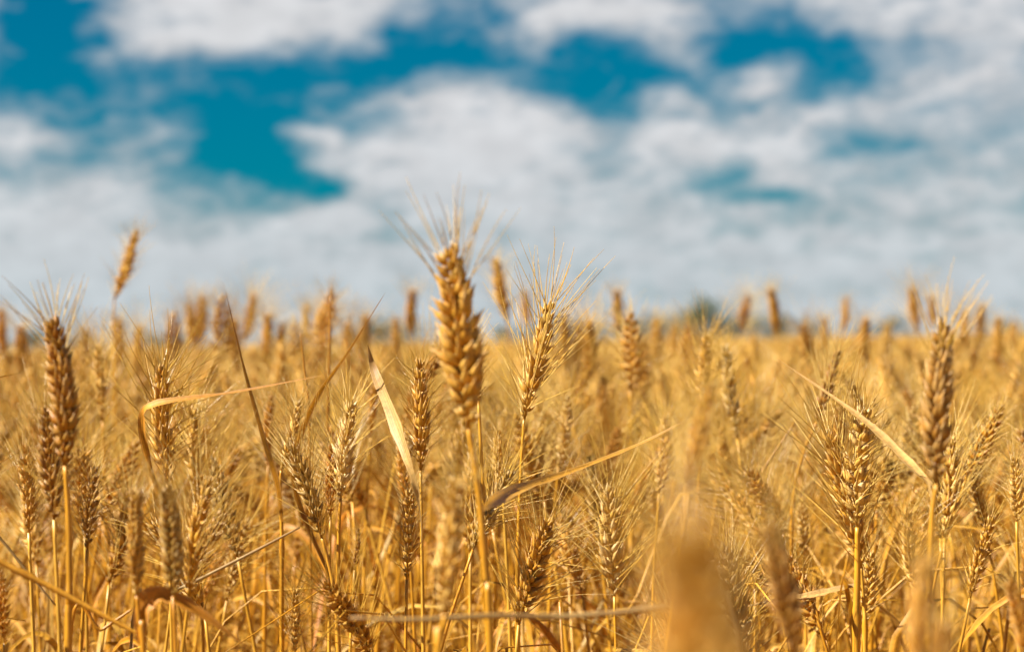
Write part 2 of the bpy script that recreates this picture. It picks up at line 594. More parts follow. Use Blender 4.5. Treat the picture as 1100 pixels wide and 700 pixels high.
EARS = {
    'long': [ear_var(s, n=20, bend=b, awn_len=0.062, awn_spread=0.2) for s, b in ((1, .12), (2, .3), (3, .05))],
    'spread': [ear_var(s, n=20, bend=b, awn_len=0.062, awn_spread=0.5) for s, b in ((4, .15), (5, .3))],
    'few': [ear_var(s, n=27, gaps=0.02, slim=0.9, bend=b, awn_len=0.040, awn_spread=0.05, tip_awns_only=True, plump=1.08, awn_w=0.00034) for s, b in ((6, .1), (7, .22))],
    'short': [ear_var(s, n=18, bend=b, awn_len=0.028, awn_spread=0.4) for s, b in ((8, .2), (9, .45), (10, .8))],
}
EAR_L = 0.0895
TINT = {'gold': (1, 1, 1, 1), 'pale': (1.12, 1.28, 2.2, 1), 'grey': (0.74, 0.84, 1.5, 1), 'brown': (0.62, 0.54, 0.52, 1),
        'orange': (1.0, 0.80, 0.55, 1), 'amber': (1.0, 0.9, 0.75, 1), 'umber': (0.70, 0.62, 0.48, 1), 'bronze': (0.90, 0.82, 0.55, 1)}
GROUP = 'wheat plants standing in the ripe field'


def tinted(o, tint, k=1.0):
    c = TINT[tint]
    o.color = (c[0] * k, c[1] * k, c[2] * k, 1)
    return o


def axis_matrix(base, tip, spin):
    z = (Vector(tip) - Vector(base)).normalized()
    return z.to_track_quat('Z', 'Y') @ Quaternion((0, 0, 1), spin)


def add_ear(root, base, tip, kind, which, spin, tint):
    em, am = EARS[kind][which % len(EARS[kind])]
    e = link('ear', em, root)
    e.location = base
    e.rotation_mode = 'QUATERNION'
    e.rotation_quaternion = axis_matrix(base, tip, spin)
    s = (Vector(tip) - Vector(base)).length / EAR_L
    e.scale = (s, s, s)
    tinted(e, tint)
    if am:
        a = link('awns', am, e)
        tinted(a, 'gold')
    return e


ears_px = []          # (tip px, base px, depth, plant) for later checks and labels


def hero(tip, base, d, label, kind='long', which=0, spin=0.3, tint='gold', stem=(), leaves=(), dz=0.0, group=GROUP, stem_tint=None, r_top=0.0010, wide=1.0):
    """a wheat plant whose ear runs from base to tip (photo pixels) at depth d, stem continuing through further pixels"""
    tp, bs = at(*tip, d + dz), at(*base, d)
    axis = (tp - bs).normalized()
    pts = [bs] + [at(*q[:2], q[2] if len(q) > 2 else d) for q in stem]
    last = pts[-1]
    if len(pts) == 1:
        k = min(0.16, last.z * 0.3)
        pts.append(last - (axis + Vector((0, 0, 0.5))).normalized() * k * 0.5)
        pts.append(last - axis * k * 0.55 - Vector((0, 0, k * 0.6)))
        last = pts[-1]
    prev = pts[-2]
    dirv = (last - prev).normalized()
    gx = last.x + max(-0.09, min(0.09, dirv.x * 0.15))
    gy = last.y + rng.uniform(0, 0.05)
    ground = Vector((gx, gy, 0))
    pts.append(last.lerp(ground, 0.4) + Vector((dirv.x * 0.03, 0, 0)))
    pts.append(ground)
    root = bpy.data.objects.new('wheat_plant', None)
    COL.objects.link(root)
    root.empty_display_size = 0.05
    root.location = ground
    tag(root, label, 'wheat', group)
    loc = [p - ground for p in spline(pts, 26)]
    mb = MB()
    stem_builder(mb, loc, r_top, r_top * 1.7, (0.42, 0.72), 7, rng.random())
    st = link('stem', mb.mesh('stem', M_STEM), root)
    tinted(st, stem_tint or ('gold' if tint != 'grey' else 'amber'))
    ear = add_ear(root, bs - ground, tp - ground, kind, which, spin, tint)
    ear.scale = (ear.scale[0] * wide, ear.scale[1] * wide, ear.scale[2])
    for lf in leaves:
        lp = [at(*q[:2], q[2] if len(q) > 2 else d) - ground for q in lf['pts']]
        lb = MB()
        leaf_builder(lb, lp, lf.get('w', 0.008), lf.get('twist', (0.2, 0.5)), fold=lf.get('fold', 0.5), var=lf.get('var', 0.5),
                     base_w=lf.get('base_w', 0.4), peak=lf.get('peak', 0.3))
        lo = link('leaf', lb.mesh('leaf', M_PALE if lf.get('tint') == 'pale' else M_LEAF), root)
        tinted(lo, 'amber' if lf.get('tint') == 'pale' else lf.get('tint', 'gold'), lf.get('dim', 0.95))
        if 'label' in lf:
            lo['label'] = lf['label']
    ears_px.append((tip, base, d, root, label, tint))
    return root


#HEROES
hero((480, 252), (503, 458), 1.22, 'tallest sharp golden wheat ear standing against the sky near the middle', 'few', 0, 0.9, 'bronze',
     stem=[(510, 500), (516, 545), (522, 620), (527, 700)], r_top=0.00115, wide=1.15,
     leaves=[dict(pts=[(516, 548), (530, 538, 1.35), (560, 523, 1.5), (620, 503, 1.58), (690, 475, 1.6), (742, 448, 1.6)], w=0.0088, twist=(-0.6, -1.3), tint='amber', label='long narrow blade reaching out to the right')])
hero((508, 342), (514, 430), 1.62, 'golden wheat ear half hidden behind the right edge of the tallest ear', 'short', 1, 0.2, 'gold')
hero((592, 317), (563, 450), 1.66, 'sharp golden ear leaning right with fine awns fanning to the right', 'long', 2, 0.5, 'pale', stem=[(560, 500), (557, 580), (556, 700)])
hero((54, 332), (70, 500), 1.32, 'large blurred ear near the left edge rising above the horizon', 'few', 1, 0.6, 'umber', stem=[(74, 560), (75, 640), (74, 720)], r_top=0.0013, wide=1.15)
hero((50, 430), (58, 558), 1.40, 'dark-backed ear directly behind the large left ear, lower down', 'long', 1, 1.0, 'brown')
hero((148, 243), (123, 322), 3.0, 'lone blurred ear curving right high above all others on the left', 'short', 0, 0.4, 'gold', stem=[(122, 345), (123, 380)])
hero((175, 383), (180, 520), 1.68, 'sharp bushy ear with awns spreading widely under a bent orange leaf', 'spread', 1, 0.4, 'gold',
     leaves=[dict(pts=[(170, 530, 1.62), (158, 490, 1.58), (152, 452, 1.56), (166, 433, 1.55), (250, 421, 1.55), (352, 402, 1.55)], w=0.0078, twist=(-0.3, -1.15), tint='orange', label='orange leaf bent over and pointing right')])
hero((105, 365), (110, 452), 2.3, 'soft golden ear between the large left ear and the bushy ear', 'long', 2, 0.0, 'gold')
hero((25, 470), (31, 572), 1.5, 'golden ear left of the dark-backed ear by the left edge', 'long', 0, 0.9, 'amber')
hero((104, 492), (94, 590), 1.5, 'dark brown ear tilted right between two left stems', 'short', 1, 0.8, 'brown')
hero((146, 518), (147, 640), 1.28, 'blurred pale ear directly left of the grey stubby ear', 'few', 0, 0.5, 'pale', stem=[(150, 670), (156, 730)],
     leaves=[dict(pts=[(152, 690), (152, 655), (166, 638), (188, 641), (225, 664), (272, 700)], w=0.013, twist=(-0.3, -0.9), tint='orange', label='broad orange leaf curling over to the right')])
hero((178, 512), (186, 640), 1.25, 'grey weathered ear standing upright in the lower left', 'few', 1, 1.2, 'grey')
hero((226, 505), (203, 640), 1.4, 'slender ear leaning right beside the grey weathered ear', 'long', 1, 0.2, 'gold')
hero((3, 610), (5, 690), 1.45, 'ear cut by the left edge near the lower left corner', 'short', 0, 0.2, 'amber',
     leaves=[dict(pts=[(-30, 640), (-32, 470), (-20, 415), (22, 400)], w=0.005, twist=(0.4, 0.8))])
hero((310, 470), (346, 578), 1.6, 'grey-brown ear bent to the left over a drooping stem', 'long', 0, 0.9, 'grey', stem=[(352, 600), (359, 635), (364, 700)])
hero((322, 425), (302, 505), 1.75, 'pale ear with long upright awns behind the grey-brown bent ear', 'spread', 1, 0.1, 'pale', stem=[(301, 530), (303, 580), (303, 700)],
     leaves=[dict(pts=[(303, 560, 1.74), (298, 520, 1.6), (283, 470, 1.58), (262, 395, 1.58), (242, 312, 1.58)], w=0.0055, twist=(0.6, 0.9), tint='brown', label='dark needle-thin leaf pointing up and left')])
hero((357, 470), (355, 555), 1.7, 'orange ear squeezed between the bent ear and a pale fan of awns', 'short', 1, 0.6, 'orange')
hero((379, 425), (366, 535), 1.62, 'pale bearded ear with awns fanning right above a straight stem', 'spread', 0, 0.7, 'pale', stem=[(364, 580), (363, 700)],
     leaves=[dict(pts=[(364, 640, 1.62), (316, 520, 1.62), (334, 440, 1.6), (374, 378, 1.6), (414, 314, 1.6)], w=0.0062, twist=(0.7, 1.1), tint='brown', label='brown spear-like leaf pointing up and right')])
hero((385, 565), (381, 612), 1.75, 'small stunted ear on a thin stem right of the straight stem', 'short', 0, 0.3, 'brown')
hero((450, 380), (452, 505), 1.66, 'sharp ear with plump kernels just left of the tallest ear', 'short', 0, 1.55, 'gold',
     leaves=[dict(pts=[(453, 590, 1.62), (452, 560, 1.58), (447, 525, 1.55), (437, 492, 1.55), (419, 442, 1.58), (402, 398, 1.62), (395, 370, 1.62)], w=0.0098, twist=(-1.6, 0.2), tint='pale', fold=0.45, peak=0.58, base_w=0.14, dim=0.8, label='broad cream leaf rising to a point')])
hero((440, 515), (437, 622), 1.62, 'ear with a loose papery husk below the cream leaf', 'short', 1, 0.2, 'gold')
hero((430, 470), (437, 548), 1.9, 'dim ear behind the cream leaf', 'long', 2, 0.6, 'amber')
hero((492, 505), (478, 660), 1.08, 'blurred ear in front of the tallest stem at the lower middle', 'few', 0, 0.3, 'gold', stem=[(474, 690), (470, 740)], r_top=0.00115, wide=1.2)
hero((552, 500), (508, 590), 1.6, 'grey ear leaning right behind the tallest stem with bristly awns', 'spread', 0, 0.9, 'grey')
hero((535, 455), (540, 525), 1.85, 'soft ear between the tallest stem and the right-leaning sharp ear', 'spread', 1, 0.9, 'gold')
hero((318, 628), (317, 700), 1.75, 'fuzzy ear at the bottom edge left of the straight stem', 'spread', 0, 0.1, 'gold')
hero((655, 512), (660, 640), 1.75, 'pale fuzzy ear standing alone in the lower middle right', 'spread', 1, 1.3, 'pale')
hero((765, 405), (738, 530), 1.05, 'blurred ear leaning right above the large smear of ear', 'long', 1, 0.5, 'gold')
hero((734, 528), (752, 1010), 0.36, 'very near ear blurred into a wide golden-brown smear at bottom right of centre', 'few', 1, 0.6, 'bronze', r_top=0.0016, wide=1.45)
hero((760, 355), (754, 440), 2.2, 'soft awned ear below the largest dark tree', 'spread', 0, 0.5, 'gold')
hero((902, 372), (878, 452), 2.0, 'brownish ear with a thin curved stem above the paired ears', 'long', 2, 0.3, 'brown', stem=[(862, 490), (852, 540), (850, 640)])
hero((886, 455), (925, 608), 1.62, 'sharp left ear of the crossing pair, leaning left', 'long', 0, 0.3, 'gold',
     stem=[(928, 650), (930, 720)], leaves=[dict(pts=[(922, 627), (898, 632), (871, 638), (825, 646), (762, 659)], w=0.0075, twist=(0.9, 1.2), tint='pale')])
hero((933, 425), (921, 566), 1.6, 'sharp upright ear of the crossing pair with plump pale kernels', 'short', 1, 1.2, 'pale', stem=[(921, 620), (920, 720)], r_top=0.0017)
hero((936, 588), (928, 672), 1.66, 'lower ear tucked under the crossing pair', 'short', 0, 1.5, 'gold')
hero((1017, 335), (1006, 520), 1.25, 'dark ear rising past the horizon near the right edge', 'few', 1, 0.8, 'brown', stem=[(1001, 560), (999, 640), (999, 720)], r_top=0.00115, wide=1.0,
     leaves=[dict(pts=[(1001, 560, 1.28), (1001, 526, 1.4), (985, 505, 1.48), (925, 448, 1.56), (833, 384, 1.66)], w=0.0092, twist=(0.0, 0.7), tint='pale', peak=0.28, label='cream blade slanting up to the left')])
hero((1078, 430), (1038, 512), 1.85, 'golden ear leaning far right beside the dark right ear', 'short', 0, 1.2, 'gold')
hero((824, 552), (856, 705), 0.98, 'blurred dark ear leaning left in the lower right', 'few', 0, 0.9, 'brown')
hero((995, 585), (988, 760), 0.80, 'near blurred ear at the bottom right of the paired ears', 'few', 1, 0.2, 'amber')
hero((1014, 655), (1000, 840), 0.82, 'near blurred ear rising from the bottom edge at the right', 'few', 0, 0.2, 'amber')
hero((1070, 545), (1042, 642), 1.6, 'knobbly golden ear leaning right in the lower right corner area', 'short', 1, 0.4, 'gold')
hero((1089, 485), (1092, 560), 1.7, 'pale bristly ear close to the right edge', 'spread', 0, 0.8, 'pale')
hero((1082, 615), (1108, 720), 1.15, 'soft ear leaning left in the lower right corner', 'few', 1, 1.0, 'amber')
hero((1045, 500), (1060, 570), 1.9, 'ear leaning left behind the knobbly golden ear', 'long', 1, 1.0, 'gold')
hero((860, 528), (863, 600), 1.95, 'pale ear between the dark leaning ear and the paired ears', 'long', 0, 0.6, 'pale')
hero((975, 540), (985, 640), 1.8, 'pale ear with curly awns right of the lower tucked ear', 'spread', 1, 0.2, 'pale')
hero((716, 440), (708, 530), 2.0, 'soft pale ear left of the leaning blurred ear', 'spread', 1, 0.9, 'pale')
hero((205, 430), (212, 540), 1.9, 'soft ear with radiating awns right of the bushy ear', 'spread', 0, 0.2, 'gold')
hero((292, 420), (288, 500), 2.1, 'soft ear left of the pale upright-awned ear', 'long', 1, 0.2, 'amber')
hero((404, 400), (398, 470), 2.2, 'dim ear right of the brown spear leaf', 'long', 0, 0.2, 'amber')
hero((610, 420), (600, 500), 2.1, 'soft ear below the right-leaning sharp ear', 'spread', 1, 0.3, 'pale')
BACK = [  # blurred ears behind, breaking the horizon
    (2, 335, 4, 385, 4.2, 'cut by the left edge'), (203, 328, 207, 376, 4.2, 'with its tip leaning on a neighbour'),
    (219, 322, 213, 372, 4.6, 'second of the three behind the dark thin leaf'), (238, 320, 237, 392, 3.6, 'directly behind the dark thin leaf'),
    (273, 318, 260, 368, 4.6, 'leaning right just right of the dark thin leaf'), (329, 332, 331, 372, 5.0, 'small, left of a leaning pair'),
    (358, 313, 346, 385, 3.4, 'broad and leaning right, left of the brown spear leaf'), (346, 335, 341, 390, 4.0, 'left half of the leaning pair'),
    (443, 314, 441, 362, 4.8, 'thin, left of the tallest ear'), (532, 280, 545, 346, 3.5, 'leaning left high above the horizon, right of the tallest ear'),
    (563, 318, 566, 352, 6.0, 'faint, left of the right-leaning sharp ear'), (662, 315, 665, 358, 4.6, 'dark-tipped, right of the fine awns'),
    (676, 338, 677, 418, 2.6, 'upright below the dark-tipped one'), (632, 345, 630, 415, 3.0, 'dull, between sharp ear and dark-tipped ear'),
    (650, 405, 642, 448, 3.0, 'low and narrow, under the dull one'), (694, 368, 690, 432, 3.0, 'slim, right of the upright one'),
    (806, 320, 797, 358, 5.0, 'leaning right by the largest dark tree'), (827, 313, 834, 362, 4.3, 'leaning left right of the largest dark tree'),
    (909, 324, 906, 358, 5.4, 'straight and short on the right'), (979, 312, 985, 357, 4.8, 'leaning left beside the dark right ear'),
    (1000, 322, 1003, 352, 5.6, 'faint, touching the dark right ear'), (1055, 330, 1050, 375, 4.6, 'thick, near the right edge'),
    (1036, 338, 1038, 378, 5.0, 'just right of the dark right ear'), (885, 345, 884, 380, 5.0, 'low, between two straight ones'),
    (1090, 350, 1086, 392, 5.0, 'last one before the right edge'), (90, 355, 93, 395, 4.6, 'right of the large left ear'),
    (303, 352, 300, 395, 4.6, 'low, between dark leaf and leaning pair'), (425, 345, 424, 392, 4.2, 'low, under the thin one'),
    (725, 352, 722, 395, 4.6, 'below the line of dark trees'), (953, 352, 952, 390, 5.0, 'low, left of the dark right ear'),
    (186, 338, 184, 398, 3.7, 'left one of the three behind the dark thin leaf'), (252, 345, 256, 402, 3.8, 'close on the right of the dark thin leaf, leaning left'),
    (288, 340, 284, 396, 3.8, 'right of the one leaning right by the dark thin leaf'), (316, 350, 318, 404, 3.6, 'short of the leaning pair, leaning left'),
    (372, 348, 374, 402, 3.7, 'under the middle of the brown spear leaf'), (394, 342, 390, 398, 3.8, 'right below the tip of the brown spear leaf'),
    (128, 345, 131, 400, 3.8, 'under the lone curving ear'), (150, 352, 146, 405, 3.7, 'right of the stem of the lone curving ear'),
    (22, 352, 24, 404, 3.8, 'left of the large left ear'), (606, 342, 608, 396, 3.8, 'behind the tip of the sharp right-leaning ear'),
    (622, 350, 618, 400, 3.8, 'leaning right behind the fine awns'), (706, 345, 708, 400, 3.8, 'left of the largest dark tree'),
    (740, 352, 738, 404, 3.7, 'in front of the largest dark tree'), (862, 350, 866, 402, 3.9, 'right of the left-leaning one by the tree'),
    (930, 345, 928, 398, 3.9, 'halfway between the straight one and the dark right ear'), (1072, 345, 1070, 398, 3.8, 'right of the thick one near the right edge'),
]
for i, (tx, ty, bx, by, d, words) in enumerate(BACK):
    hero((tx, ty - 7), (bx, by), d, 'far blurred ear %s' % words, ('short', 'long', 'few')[i % 3], i, i * 0.7, ('amber', 'gold', 'amber', 'bronze')[i % 4], wide=1.3)
N_HERO = len(ears_px)

# ---------------------------------------------------------------- straws lying across
def straw(pts, r, label, tint='gold', name='straw_stalk'):
    P = [at(*q) for q in pts]
    base = Vector((P[-1].x, P[-1].y, 0))
    full = spline(P + [P[-1].lerp(base, 0.5), base], 34)
    mb = MB()
    n = len(full)
    tube(mb, [p - base for p in full], [r * (0.55 + 0.45 * min(1, i / 6)) * (1.35 if i in (12, 24) else 1.0) for i in range(n)], 7,
         [0.1 if i in (12, 24) else 0.6 for i in range(n)])
    o = link(name, mb.mesh(name, M_PALE if tint == 'pale' else M_STEM))
    o.location = base
    tinted(o, 'gold' if tint == 'pale' else tint)
    tag(o, label, 'straw', 'loose straws lying across the wheat')
    return o


straw([(158, 686, 1.3), (100, 655, 1.3), (50, 628, 1.3), (0, 603, 1.3), (-60, 570, 1.3), (-90, 640, 1.35)], 0.0017, 'thick tan straw slanting down to the right across the lower left corner', 'amber')
straw([(60, 650, 1.5), (28, 612, 1.5), (0, 578, 1.5), (-40, 540, 1.5), (-60, 620, 1.5)], 0.0009, 'thin pale straw crossing above the thick tan straw in the lower left', 'pale')
straw([(322, 566, 1.5), (275, 591, 1.5), (218, 620, 1.5), (180, 642, 1.5), (140, 700, 1.5)], 0.0010, 'thin pale straw rising to the right under the bent grey-brown ear', 'pale')
straw([(376, 663, 1.1), (450, 665, 1.1), (530, 661, 1.11), (600, 662, 1.12), (660, 658, 1.12), (735, 656, 1.12), (800, 720, 1.12)], 0.0013, 'blurred straw lying level across the lower middle', 'pale')
straw([(143, 653, 1.45), (110, 676, 1.45), (75, 702, 1.45)], 0.0010, 'short straw leaning up to the right at the lower left edge', 'amber')
straw([(355, 318, 2.1), (354, 380, 2.1), (352, 460, 2.1), (350, 560, 2.1)], 0.0011, 'thin headless upright stalk left of the brown spear leaf', 'brown')
straw([(323, 358, 1.9), (327, 395, 1.9), (332, 440, 1.9), (333, 540, 1.9)], 0.0008, 'short thin headless stalk tilted left, below the far small ear', 'brown')
straw([(853, 455, 2.0), (820, 505, 2.0), (790, 560, 2.0), (770, 640, 2.0)], 0.0012, 'dark straw slanting up to the right above the dark leaning ear', 'brown')

# ---------------------------------------------------------------- the other plants of the near rows
def prototype(seed, kind, which, tint):
    r = random.Random(seed)
    root = bpy.data.objects.new('wheat_plant', None)
    root.empty_display_size = 0.05
    h = 0.755
    a = r.uniform(0, 6.28)
    lean = r.uniform(0.02, 0.09)
    dv = Vector((math.cos(a), math.sin(a), 0))
    pts = [Vector((0, 0, h)) + dv * lean, Vector((0, 0, h * 0.8)) + dv * lean * 0.55, Vector((0, 0, h * 0.45)) + dv * lean * 0.15, Vector((0, 0, 0))]
    loc = spline(pts, 20)
    mb = MB()
    stem_builder(mb, loc, 0.0012, 0.002, (0.3, 0.65), 6, r.random())
    parts = [('stem', mb.mesh('stem', M_STEM))]
    ax = (loc[0] - loc[1]).normalized() + dv * r.uniform(0.0, 0.5) * (1 if r.random() < .7 else 2.6)
    for k in range(2):
        i = 5 + k * 5 + r.randint(0, 2)
        p = loc[i]
        b = r.uniform(0, 6.28)
        o = Vector((math.cos(b), math.sin(b), 0))
        q = Vector((-o.y, o.x, 0)) * r.uniform(-.04, .04)
        ln = r.uniform(0.10, 0.2)
        up = r.uniform(0.0, 0.10)
        lp = [p, p + o * ln * .15 + Vector((0, 0, .035 + up * .5)), p + o * ln * .45 + Vector((0, 0, .045 + up)) + q * .5, p + o * ln * .8 + Vector((0, 0, r.uniform(-.08, .04) + up)) + q,
              p + o * ln + Vector((0, 0, r.uniform(-.14, .02) + up)) + q * 1.5]
        lb = MB()
        leaf_builder(lb, lp, r.uniform(0.004, 0.008), (r.uniform(0, 1), r.uniform(1.5, 5)), face=Vector((0, 0, 1)), n=16, var=r.random())
        parts.append(('leaf', lb.mesh('leaf', M_LEAF)))
    return root, parts, loc[0], loc[0] + ax.normalized() * 0.085, kind, which, tint


PROTO = []
for s, (kd, wh, tn) in enumerate([('long', 0, 'gold'), ('spread', 0, 'gold'), ('short', 0, 'amber'), ('long', 1, 'pale'), ('spread', 1, 'pale'), ('short', 1, 'brown'),
                                  ('few', 0, 'gold'), ('long', 2, 'orange'), ('spread', 0, 'amber'), ('short', 0, 'grey'), ('long', 1, 'gold'), ('spread', 1, 'gold')]):
    root, parts, bs, tp, kd, wh, tn = prototype(100 + s, kd, wh, tn)
    COL.objects.link(root)
    for nm, me in parts:
        tinted(link(nm, me, root), tn if nm == 'leaf' and tn != 'grey' else 'gold', 1.0)
    add_ear(root, bs, tp, kd, wh, s * 0.8, tn)
    PROTO.append([root, bs, tp, tn, False])


def copy_tree(o, parent=None):
    c = o.copy()
    COL.objects.link(c)
    if parent:
        c.parent = parent
    for ch in o.children:
        copy_tree(ch, c)
    return c


N_TOTAL = 296
fillers = []
tries = 0
TAN = 550 / F
while len(fillers) + N_HERO < N_TOTAL and tries < 20000:
    tries += 1
    d = math.sqrt(rng.uniform(1.5 ** 2, 3.25 ** 2))
    x = rng.uniform(-TAN - .02, TAN + .02) * d
    pi = rng.randrange(len(PROTO))
    root, bs, tp, tn, used = PROTO[pi]
    sc = min((0.87 if d < 1.9 else 0.915) / 0.84, max(0.80, rng.gauss(0.815 if d < 1.9 else 0.845, 0.042) / 0.84))
    rz = rng.uniform(0, 6.28)
    M = Matrix.Translation((x, d, 0)) @ Matrix.Rotation(rz, 4, 'Z') @ Matrix.Scale(sc, 4)
    t_, b_ = to_px(M @ tp), to_px(M @ bs)
    if not (-12 < t_[0] < 1112 and t_[1] < 690):
        continue
    if t_[1] < 345 or (t_[2] < 1.75 and t_[1] < 500):
        continue
    bad = False
    for (ht, hb, hd, *_r) in ears_px[:N_HERO]:
        pad = 13 + 10 / t_[2]
        if t_[2] < hd + 0.25:
            for k in (0, .33, .66, 1):
                hx, hy = ht[0] + (hb[0] - ht[0]) * k, ht[1] + (hb[1] - ht[1]) * k
                for j in (0, .5, 1):
                    fx, fy = t_[0] + (b_[0] - t_[0]) * j, t_[1] + (b_[1] - t_[1]) * j
                    if abs(fx - hx) < pad * (1.6 if hd < 1.75 else 1.0) and abs(fy - hy) < 32:
                        bad = True
    for (fx0, fy0, fd) in fillers_xy if fillers else []:
        if (x - fx0) ** 2 + (d - fd) ** 2 < 0.035 ** 2:
            bad = True
    if bad:
        continue
    if used:
        c = copy_tree(root)
    else:
        c = root
        PROTO[pi][4] = True
    c.location = (x, d, 0)
    c.rotation_euler = (0, 0, rz)
    c.scale = (sc, sc, sc)
    if not fillers:
        fillers_xy = []
    fillers_xy.append((x, 0, d))
    fillers.append((c, t_, b_, tn, pi))

# labels of those plants: what they look like and where they stand next to a plant one can find
LAND = [((482, 350), 'the tallest ear'), ((575, 390), 'the sharp right-leaning ear'), ((62, 410), 'the large left ear'), ((178, 450), 'the bushy ear'),
        ((95, 540), 'the dark brown left ear'), ((182, 575), 'the grey weathered ear'), ((328, 525), 'the bent grey-brown ear'), ((372, 480), 'the pale bearded ear'),
        ((451, 440), 'the plump-kernelled ear'), ((485, 580), 'the blurred ear at lower middle'), ((438, 570), 'the loose-husked ear'), ((657, 575), 'the pale fuzzy ear'),
        ((743, 640), 'the wide blurred smear'), ((752, 465), 'the blurred leaning ear'), ((905, 530), 'the crossing pair'), ((932, 630), 'the lower tucked ear'),
        ((1011, 430), 'the dark right ear'), ((1058, 470), 'the far-right-leaning ear'), ((840, 630), 'the dark leaning ear'), ((1056, 595), 'the knobbly ear'),
        ((665, 480), 'the long right-reaching blade'), ((880, 415), 'the cream slanting blade'), ((270, 430), 'the dark needle leaf'), ((560, 661), 'the level straw'),
        ((690, 400), 'the slim far ear'), ((385, 590), 'the small stunted ear'), ((245, 640), 'the curling orange leaf'), ((815, 395), 'the gap under the trees'),
        ((990, 620), 'the near blurred right ear'), ((530, 545), 'the grey bristly ear'), ((600, 560), 'the stem of the sharp ear'), ((800, 520), 'the dark slanting straw')]
TONE = {'gold': 'golden', 'pale': 'pale', 'grey': 'grey', 'brown': 'brown', 'umber': 'dull brown', 'bronze': 'bronze', 'orange': 'orange', 'amber': 'amber'}
KIND = {'long': 'long-awned', 'spread': 'bristly', 'short': 'short-awned', 'few': 'nearly awnless'}
ORD = ['', 'second ', 'third ', 'fourth ', 'fifth ', 'sixth ', 'seventh ', 'eighth ', 'ninth ', 'tenth ']
SECT = ['right of', 'above and right of', 'straight above', 'above and left of', 'left of', 'below and left of', 'straight below', 'below and right of']
cell = {}
for (c, t_, b_, tn, pi) in fillers:
    mx_, my_ = (t_[0] + b_[0]) / 2, (t_[1] + b_[1]) / 2
    (lx, ly), nm = min(LAND, key=lambda q: (q[0][0] - mx_) ** 2 + (q[0][1] - my_) ** 2)
    ang = math.atan2(ly - my_, mx_ - lx)
    sct = int(round(ang / (math.pi / 4))) % 8
    cell.setdefault((nm, sct), []).append((math.hypot(lx - mx_, ly - my_), c, t_, b_, tn, PROTO[pi]))
kind_of = ['long', 'spread', 'short', 'long', 'spread', 'short', 'few', 'long', 'spread', 'short', 'long', 'spread']
for (nm, sct), lst in cell.items():
    lst.sort(key=lambda q: q[0])
    for k, (dist, c, t_, b_, tn, pr) in enumerate(lst):
        lean = t_[0] - b_[0]
        ln = math.hypot(lean, t_[1] - b_[1]) + 1e-6
        word = 'straight' if abs(lean) / ln < 0.2 else ('right-leaning' if lean > 0 else 'left-leaning')
        size = 'small' if t_[2] > 2.5 else ('mid-sized' if t_[2] > 1.75 else 'large')
        tag(c, '%s %s %s ear, %s%s %s' % (size, TONE[tn], word, (ORD[k] + 'out ') if k else '', SECT[sct], nm), 'wheat', GROUP)

# ---------------------------------------------------------------- the mass of the field
def raw_mesh_plant(seed, lod):
    """whole plant in one mesh with two materials, for the uncountable field"""
    r = random.Random(seed)
    h = 0.755
    eb, ab = make_ear(seed, n=(18 if lod < 2 else 11), bend=0.2, awn_len=0.06, awn_spread=0.6, lod=max(1, lod), plump=1.1 if lod < 2 else 1.6)
    a = r.uniform(0, 6.28)
    dv = Vector((math.cos(a), math.sin(a), 0))
    lean = r.uniform(0.01, 0.09)
    pts = [Vector((0, 0, h)) + dv * lean, Vector((0, 0, h * 0.8)) + dv * lean * 0.5, Vector((0, 0, h * 0.4)) + dv * lean * .1, Vector((0, 0, 0))]
    loc = spline(pts, 8 if lod == 1 else 3)
    axis = ((loc[0] - loc[1]).normalized() + dv * r.uniform(0, .5)).normalized()
    Mx = np.array((axis.to_track_quat('Z', 'Y') @ Quaternion((0, 0, 1), r.uniform(0, 6))).to_matrix())
    for mb in (eb, ab):
        if mb.v:
            mb.v = [mb.verts() @ Mx.T + np.array(loc[0])]
            mb.c = [np.concatenate(mb.c)]
    sb, lb = MB(), MB()
    tube(sb, loc, [0.0013 + 0.0007 * i / len(loc) for i in range(len(loc))], 5 if lod == 1 else 3, r.random(), cap=False)
    for k in range(3 if lod == 1 else 2):
        p = spline(pts, 20)[4 + 4 * k + r.randint(0, 2)]
        b = r.uniform(0, 6.28)
        o = Vector((math.cos(b), math.sin(b), 0))
        ln = r.uniform(0.09, 0.2)
        lp = [p, p + o * ln * .2 + Vector((0, 0, .04)), p + o * ln * .6 + Vector((0, 0, r.uniform(0, .07))), p + o * ln + Vector((0, 0, r.uniform(-.12, .06)))]
        leaf_builder(lb, lp, r.uniform(.006, .010), (0, r.uniform(1, 3)), face=Vector((0, 0, 1)), n=8 if lod == 1 else 4, var=r.random())
    return [(eb, 0), (ab, 1), (sb, 2), (lb, 3)]


def join_parts(name, groups):
    """groups: list of (MB, material index, matrix or None)"""
    v, f, c, mi, n = [], [], [], [], 0
    for mb, k, Mx in groups:
        if not mb.v:
            continue
        q = mb.verts()
        if Mx is not None:
            q = q @ np.array(Mx.to_3x3()).T + np.array(Mx.translation)
        v.append(q)
        c.append(np.concatenate(mb.c))
        f += [tuple(i + n for i in fc) for fc in mb.f]
        mi += [k] * len(mb.f)
        n += len(q)
    me = bpy.data.meshes.new(name)
    me.from_pydata(np.concatenate(v).tolist(), [], f)
    a = me.color_attributes.new('var', 'FLOAT_COLOR', 'POINT')
    a.data.foreach_set('color', np.concatenate(c).ravel())
    for m in (M_EAR, M_AWN, M_STEM, M_LEAF):
        me.materials.append(m)
    me.polygons.foreach_set('material_index', mi)
    me.polygons.foreach_set('use_smooth', [True] * len(f))
    me.update()
    return me


def source(me):
    return bpy.data.objects.new(me.name, me)        # geometry for the field's node tree; not in any scene


